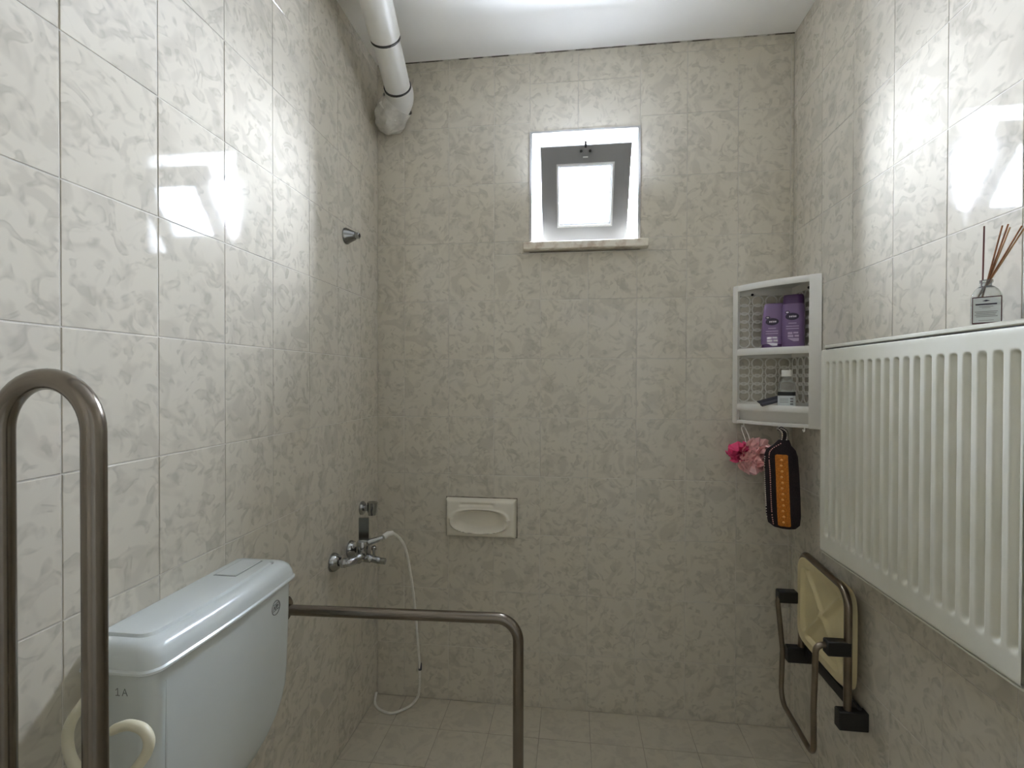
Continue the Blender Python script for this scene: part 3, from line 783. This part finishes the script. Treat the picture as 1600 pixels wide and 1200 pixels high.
so = build('bobbles', bob, mat('pale_orange_yarn', (0.80, 0.42, 0.12), 0.95, bump=0.5, bscale=300), mt_); so['kind'] = 'stuff'
def chain(name, pts, material, r=0.0022):
    mb = MB(); P = catmull(pts, 10); L_ = 0.0
    acc = 0.0; last = P[0]
    for p in P[1:]:
        acc += (p-last).length
        if acc > 0.0062:
            d = (p-last).normalized(); mb.tube([p-d*0.0026, p-d*0.001, p+d*0.001, p+d*0.0026], [r*0.35, r, r, r*0.35], 6); acc = 0
        last = p
    o = build(name, mb, material, mt_); o['kind'] = 'stuff'; return o
chain('edge_stitching', [surf(-0.0525, 0.03), surf(-0.0545, 0.08), surf(-0.055, 0.15), surf(-0.055, 0.22), surf(-0.052, 0.265)], M_YWHT, 0.0026)
chain('edge_stitching', [surf(-0.034, 0.010, .002), surf(-0.036, 0.05, .002), surf(-0.037, 0.12, .002), surf(-0.037, 0.20, .002), surf(-0.038, 0.265, .002), surf(-0.030, 0.29, .002), surf(-0.004, 0.315, .003)], M_YPNK, 0.0022)
hk2 = sp2(*front(0.60, 0.004), SH_B-0.010)
st_a = catmull([mc+Vector((0,0,0.315))+mrt*0.0, mc+Vector((0,0,0.335))+mrt*0.006, mc+Vector((0,0,0.356))+mrt*0.004, hk2+Vector((0,-0.004,0.004))], 8)
build('strap', MB().tube(st_a, 0.012, 12, flat=0.4), M_YBLK, mt_)
chain('strap_stitching', [p+md_*0.008-mrt*0.008 for p in st_a[::5]]+[st_a[-1]+md_*0.008-mrt*0.006], M_YWHT, 0.0024)
chain('strap_stitching', [p+md_*0.008+mrt*0.008 for p in st_a[::5]]+[st_a[-1]+md_*0.008+mrt*0.006], M_YWHT, 0.0024)

# ------------------------------------------------------------------ radiator
RX = 1.640                       # front face
RY0, RY1, RZ0, RZ1 = 0.965, 1.678, 0.868, 1.500
rad = thing('radiator', 'white ribbed panel radiator mounted on the wall', 'radiator', (1.69, 1.32, RZ0))
PITCH = 0.0365; G0 = 1.639
def radf(u, v):
    y = RY0+(RY1-RY0)*u; z = RZ0+(RZ1-RZ0)*v
    ph = ((y-G0)/PITCH); d = abs(ph-round(ph))*PITCH           # distance to the nearest groove centre
    k = 0.5+0.5*math.cos(min(1.0, d/0.0125)*math.pi)
    if y < G0-PITCH*18.4 or y > G0+PITCH*0.5: k = 0
    zt, zb = 1.462, 0.918
    e = min((zt-z)/0.010, (z-zb)/0.016, 1.0); e = max(0.0, e); e = e*e*(3-2*e)
    ed = min((RZ1-z), (z-RZ0))/0.006; ed = max(0, min(1, ed)); rnd_ = (1-math.sqrt(max(0, 1-(1-ed)**2)))*0.005
    return Vector((RX+0.011*k*e+rnd_, y, z))
vv = [0, .002, .005, .010, .02, .04] + list(np.linspace(0.06, 0.115, 12)) + list(np.linspace(0.13, 0.92, 14)) + list(np.linspace(0.928, 0.95, 8)) + [.96, .98, .99, .995, 1.0]
nu = 300
mb = MB(); vs = [radf(i/nu, v) for v in vv for i in range(nu+1)]
mb.add(vs, [(j*(nu+1)+i, j*(nu+1)+i+1, (j+1)*(nu+1)+i+1, (j+1)*(nu+1)+i) for j in range(len(vv)-1) for i in range(nu)])
rf = build('front_panel', mb, M_RAD, rad)
build('panel_backing', MB().box((RX+0.012, RY0+0.001, RZ0+0.001), (RX+0.024, RY1-0.001, RZ1-0.002)), M_RAD, rad, smooth=False)
build('rear_panel', MB().box((W-0.045, RY0+0.02, RZ0), (W-0.036, RY1-0.02, RZ1)), M_RAD, rad, smooth=False)
build('top_cover', MB().bbox((RX+0.006, RY0+0.004, RZ1+0.003), (W-0.025, RY1-0.004, RZ1+0.014), 0.003), M_RAD, rad)
build('bottom_lip', MB().bbox((RX+0.004, RY0+0.002, RZ0-0.007), (RX+0.03, RY1-0.002, RZ0-0.002), 0.001), M_RAD, rad)
build('gap_shade_strip', MB().box((RX+0.010, RY0+0.006, RZ1-0.001), (W-0.04, RY1-0.006, RZ1+0.003)), M_BLACK, rad, smooth=False)  # black filler stands in for the shade in the open gap under the cover
for y in (RY0, RY1-0.002):
    build('side_panel', MB().bbox((RX+0.010, y, RZ0+0.004), (W-0.030, y+0.002, RZ1+0.002), 0.0008), M_RAD, rad)
for y in (RY0+0.14, RY1-0.14):
    build('wall_bracket', MB().box((W-0.037, y-0.02, RZ0+0.05), (W+0.0005, y+0.02, RZ1-0.08)), M_RAD, rad, smooth=False)

# ------------------------------------------------------------------ reed diffuser
dz = RZ1+0.0142; dx_, dy_ = 1.688, 1.112
df = thing('reed_diffuser', 'glass reed diffuser with printed label and brown reeds on the radiator', 'reed diffuser', (dx_, dy_, dz))
r_, dd = frame_dir(dx_, dy_); rg = r_
def dr_(s, z, k=None): return oval((dx_, dy_, 0), rg, dd, 0.0235*s, 0.0235*(k if k else s), z, 32, 6.0)
build('bottle', MB().loft([dr_(.94, dz), dr_(1, dz+0.003), dr_(1, dz+0.056), dr_(.96, dz+0.062), dr_(.75, dz+0.072), dr_(.5, dz+0.078), dr_(.34, dz+0.080)]), M_CLEAR, df)
build('neck', MB().lathe([(0.0085, 0.079), (0.0085, 0.086), (0.0105, 0.087), (0.0105, 0.092), (0.0075, 0.093)], (dx_, dy_, dz), Z, 20), M_CLEAR, df)
pc = Vector((dx_, dy_, dz+0.0295)); n = dd; lf = 0.0237
flat_print('label_border', df, pc, rg, Z, n, [rect(-0.0205, -0.0265, 0.0225, 0.0270)], M_REDBR, lf)
flat_print('label', df, pc, rg, Z, n, [rect(-0.0190, -0.0240, 0.0210, 0.0250)], M_LABELW, lf+0.0006)
flat_print('label_heading', df, pc, rg, Z, n, [rect(-0.0155, 0.0105, 0.0155, 0.0130), [(-0.006, 0.0185), (0.0, 0.0205), (0.006, 0.0185), (0.0, 0.0170)]], M_INK, lf+0.0012)
flat_print('label_lines', df, pc, rg, Z, n, [rect(-0.010, 0.0065, 0.010, 0.0077), rect(-0.006, 0.0040, 0.006, 0.0050)]+[rect(-0.0165+0.002*(k%2), -0.0035-k*0.0032, 0.0165-0.0015*(k%3), -0.0020-k*0.0032) for k in range(4)]+[rect(-0.011, -0.0205, 0.011, -0.0195)], mat('mid_grey_print', (0.36, 0.37, 0.37), 0.6), lf+0.0012)
tops = [(-0.004, 0.200, 0.006, M_DREED), (0.022, 0.197, 0.0, M_REED), (0.030, 0.196, 0.010, M_REED), (0.033, 0.194, -0.012, M_REED2), (0.049, 0.190, 0.004, M_REED), (0.052, 0.186, -0.006, M_REED2)]
for k, (ux, uz, un, mm_) in enumerate(tops):
    top = Vector((dx_, dy_, dz+uz))+rg*ux+dd*un
    nk = Vector((dx_, dy_, dz+0.090))+rg*(0.003*math.copysign(1, ux)+0.0008*(k-3))+dd*(0.0025*math.sin(k*2))
    bot = nk+(nk-top).normalized()*(0.075 if ux < 0.0 else 0.050 if ux < 0.035 else 0.036)
    build('reed', MB().tube([bot, nk, top], 0.0015, 8), mm_, df)

# ------------------------------------------------------------------ folding shower seat
sx = 1.683
SY0, SY1, STOP, SBOT = 1.597, 1.955, 0.772, 0.405
st = thing('folding_shower_seat', 'folded cream shower seat with brown tube frame on the wall below the radiator', 'seat', (W, 1.78, SBOT))
build('frame_tube', MB().tube(bend([(sx, SY0, SBOT-0.005), (sx, SY0, STOP), (sx+0.022, SY1, STOP), (sx+0.022, SY1, SBOT-0.005)], 0.055, 10), 0.0112, 14), M_BRONZE, st)
def seatpanel():
    y0, y1, z0, z1 = SY0+0.006, SY1+0.008, SBOT+0.045, STOP-0.004
    def f(u, v):
        y = y0+(y1-y0)*u; z = z0+(z1-z0)*v
        cy, cz = (u-0.5)*2, (v-0.5)*2
        q = (abs(cy)**7+abs(cz)**7)**(1/7)
        h = 0.0
        # recessed tray with an X shaped rib and border rib
        tray = max(0, min(1, (0.80-q)/0.05)); h -= 0.013*tray
        for s in (1, -1):
            dd_ = abs(cy-s*cz*0.9)/1.35
            h += 0.010*math.exp(-(dd_/0.05)**2)*tray
        edge = max(0, min(1, (1.0-q)/0.06)); h -= 0.012*(1-edge)**2
        # clip the square grid to a rounded outline
        if q > 1: cy, cz = cy/q, cz/q
        return Vector((sx+0.006-h, (y0+y1)/2+cy*(y1-y0)/2, (z0+z1)/2+cz*(z1-z0)/2))
    mb = MB().grid(f, 60, 60)
    n = len(mb.v)
    # back skin and rim
    ring = [i for i in range(61)]+[j*61+60 for j in range(1, 61)]+[60*61+i for i in range(59, -1, -1)]+[j*61 for j in range(59, 0, -1)]
    back = [Vector((sx+0.030, mb.v[i][1], mb.v[i][2])) for i in ring]
    o = len(mb.v); mb.v += [tuple(p) for p in back]; L_ = len(ring)
    for k in range(L_): mb.f.append((ring[k], ring[(k+1) % L_], o+(k+1) % L_, o+k))
    mb.f.append(tuple(o+k for k in range(L_)))
    return mb
build('seat_panel', seatpanel(), M_SEAT, st)
for y in (SY0, SY1):
    build('wall_bracket', MB().bbox((sx-0.030, y-0.016, SBOT-0.045), (W+0.001, y+0.016, SBOT+0.012), 0.003), M_BBLK, st)
build('hinge_plate', MB().bbox((W-0.022, SY0, SBOT-0.02), (W-0.012, SY1, SBOT+0.02), 0.002), M_BBLK, st)
for y in (SY0+0.004, SY1+0.004):
    build('hinge_block', MB().bbox((sx-0.062, y-0.016, 0.578), (sx+0.006, y+0.016, 0.622), 0.003), M_BBLK, st)
lx = 1.607
leg = bend([(1.640, SY1, 0.602), (lx+0.012, SY1-0.003, 0.602), (lx+0.030, SY1-0.008, 0.40), (lx+0.020, SY1-0.02, 0.225), (lx-0.002, SY0+0.035, 0.240), (lx-0.016, SY0+0.008, 0.40), (lx-0.012, SY0+0.004, 0.605), (1.640, SY0+0.004, 0.605)], [0, .022, .10, .055, .055, .10, .022, 0], 8)
build('leg_tube', MB().tube(leg, 0.0088, 14), M_BRONZE, st)

# ------------------------------------------------------------------ toilet cistern
ci = thing('toilet_cistern', 'white plastic toilet cistern on the wall behind the grab rail', 'cistern', (0, 1.0, 0.45))
CY0, CY1 = 0.782, 1.226
def cring(z, y0, y1, dpt, r, n=10):
    """rounded on the room side, straight against the wall; front slightly bowed"""
    pts = [Vector((0.0012, y0, z))]
    for k in range(n+1):
        t = math.pi/2*k/n; pts.append(Vector((dpt-r+r*math.sin(t), y0+r-r*math.cos(t), z)))
    for k in range(1, n):
        f = k/n; pts.append(Vector((dpt+0.006*math.sin(math.pi*f), y0+r+(y1-y0-2*r)*f, z)))
    for k in range(n+1):
        t = math.pi/2*k/n; pts.append(Vector((dpt-r+r*math.cos(t), y1-r+r*math.sin(t), z)))
    pts.append(Vector((0.0012, y1, z)))
    return pts
body = [(0.888, 0, 0.132, .026), (0.80, 0.001, 0.131, .026), (0.66, 0.003, 0.127, .027), (0.62, 0.006, 0.126, .028), (0.585, 0.016, 0.124, .03), (0.555, 0.034, 0.121, .03), (0.525, 0.062, 0.116, .03), (0.497, 0.098, 0.108, .03), (0.480, 0.125, 0.098, .03), (0.470, 0.145, 0.080, .03)]
build('tank', MB().loft([cring(z, CY0+i, CY1-i, d_, r) for z, i, d_, r in body]), M_CIST, ci)
lidp = [(0.884, -0.008, .142, .030), (0.887, -0.0105, .1445, .031), (0.891, -0.0105, .1445, .031), (0.894, -0.007, .141, .030), (0.908, -0.005, .139, .030), (0.921, 0.000, .134, .030), (0.929, 0.008, .126, .030), (0.933, 0.018, .114, .028), (0.934, 0.026, .106, .026), (0.931, 0.029, .102, .025), (0.937, 0.033, .098, .024), (0.938, 0.038, .093, .022)]
lid = build('lid', MB().loft([cring(z, CY0+i, CY1-i, d_, r) for z, i, d_, r in lidp]), M_CIST, ci)
bt = MB().bbox((0.020, 1.083, 0.9375), (0.072, 1.180, 0.9402), 0.002)
build('flush_button', bt, M_CIST, lid)
bg_ = MB()
for (a, b) in (((0.017,1.080),(0.075,1.082)), ((0.017,1.181),(0.075,1.183)), ((0.017,1.080),(0.019,1.183)), ((0.073,1.080),(0.075,1.183))): bg_.box((*a, 0.9376), (*b, 0.9384))
build('button_gap_shade', bg_, M_GREYMK, lid, smooth=False)  # grey lines stand in for the shade in the slit round the button
# round emblem on the tank front
ec = Vector((0.1342, 1.146, 0.838)); em = MB()
em.tube([ec+Vector((0.0002, 0.0165*math.cos(t), 0.017*math.sin(t))) for t in [2*math.pi*k/28 for k in range(28)]], 0.0012, 6, closed=True)
for (y0, z0, y1, z1) in ((-.012,-.004,-.007,.006), (-.007,.006,-.003,-.004), (-.003,-.004,.001,.006), (.004,-.004,.004,.006), (.004,.006,.010,.004), (.010,.004,.005,.001), (-.012,-.007,.012,-.005), (-.010,.009,.010,.010)):
    em.tube([ec+Vector((0.0002, y0, z0)), ec+Vector((0.0002, y1, z1))], 0.0010, 6)
build('emblem', em, M_GREYMK, ci, label='small grey oval emblem')
# moulded mark on the near end of the tank
ek = MB()
for (x0, z0, x1, z1) in ((.062,.853,.066,.857), (.066,.857,.066,.844), (.062,.844,.070,.844), (.075,.844,.080,.857), (.080,.857,.085,.844), (.077,.849,.083,.849)):
    ek.tube([(x0, CY0+0.0006, z0), (x1, CY0+0.0006, z1)], 0.0008, 6)
build('moulded_mark', ek, M_GREYMK, ci)
build('moulding_seam', MB().tube([(0.1345, 0.812, 0.86), (0.1335, 0.812, 0.74), (0.132, 0.814, 0.62)], [0.0005, 0.0016, 0.0018], 8), M_CIST, ci)

# open ring for toilet paper on the side of the cistern
rp_ = thing('toilet_roll_ring', 'open ivory plastic ring holder fixed to the side of the cistern', 'holder', (0.10, 0.776, 0.87))
rpts = [(0.030, 0.781, 0.856), (0.055, 0.755, 0.878), (0.075, 0.728, 0.886), (0.073, 0.713, 0.874), (0.055, 0.71, 0.846), (0.048, 0.71, 0.816), (0.057, 0.71, 0.781), (0.088, 0.71, 0.753), (0.145, 0.712, 0.758), (0.180, 0.715, 0.793), (0.189, 0.717, 0.820), (0.178, 0.718, 0.838), (0.152, 0.72, 0.842), (0.128, 0.722, 0.834), (0.108, 0.724, 0.822)]
rc = catmull(rpts, 6)
build('ring', MB().tube(rc, [0.0082]*(len(rc)-4)+[0.0078, 0.007, 0.005, 0.002], 14), M_IVORY, rp_)
build('mount', MB().lathe([(0.018, 0), (0.018, 0.004), (0.013, 0.008)], (0.030, CY0+0.0005, 0.856), (0,-1,0), 20), M_IVORY, rp_)

# ------------------------------------------------------------------ grab rails
ur = thing('folding_grab_rail', 'swung-up double bar steel grab rail beside the cistern', 'grab rail', (0, 0.60, 0.72))
a_, b_ = 0.073, 0.218
zt = 1.404; rad_ = (b_-a_)/2
arc = [Vector(((a_+b_)/2-rad_*math.cos(t), 0.60, zt-rad_+rad_*math.sin(t))) for t in [math.pi*k/20 for k in range(21)]]
build('loop_tube', MB().tube([Vector((a_, 0.60, 0.70))]+arc+[Vector((b_, 0.60, 0.70))], 0.0148, 20), M_STEEL, ur)
build('hinge', MB().tube([(a_-0.012, 0.60, 0.715), (b_+0.012, 0.60, 0.715)], 0.017, 18), M_STEEL, ur)
build('wall_plate', MB().bbox((0.0006, 0.55, 0.62), (0.010, 0.65, 0.80), 0.003), M_STEEL, ur)
build('bracket', MB().bbox((0.008, 0.578, 0.69), (a_-0.005, 0.622, 0.74), 0.003), M_STEEL, ur)

gr = thing('floor_grab_rail', 'bent steel grab rail running from the wall down to the floor', 'grab rail', (0.71, 1.40, 0))
build('tube', MB().tube(bend([(0.004, 1.40, 0.708), (0.7105, 1.40, 0.724), (0.7115, 1.40, 0.004)], 0.062, 12), 0.0155, 20), M_STEEL, gr)
build('wall_flange', MB().lathe([(0.038, 0.0006), (0.038, 0.004), (0.034, 0.008), (0.018, 0.010)], (0, 1.40, 0.708), (1,0,0), 26), M_STEEL, gr)
build('floor_flange', MB().lathe([(0.040, 0.0006), (0.040, 0.004), (0.036, 0.008), (0.018, 0.010)], (0.7115, 1.40, 0), (0,0,1), 26), M_STEEL, gr)
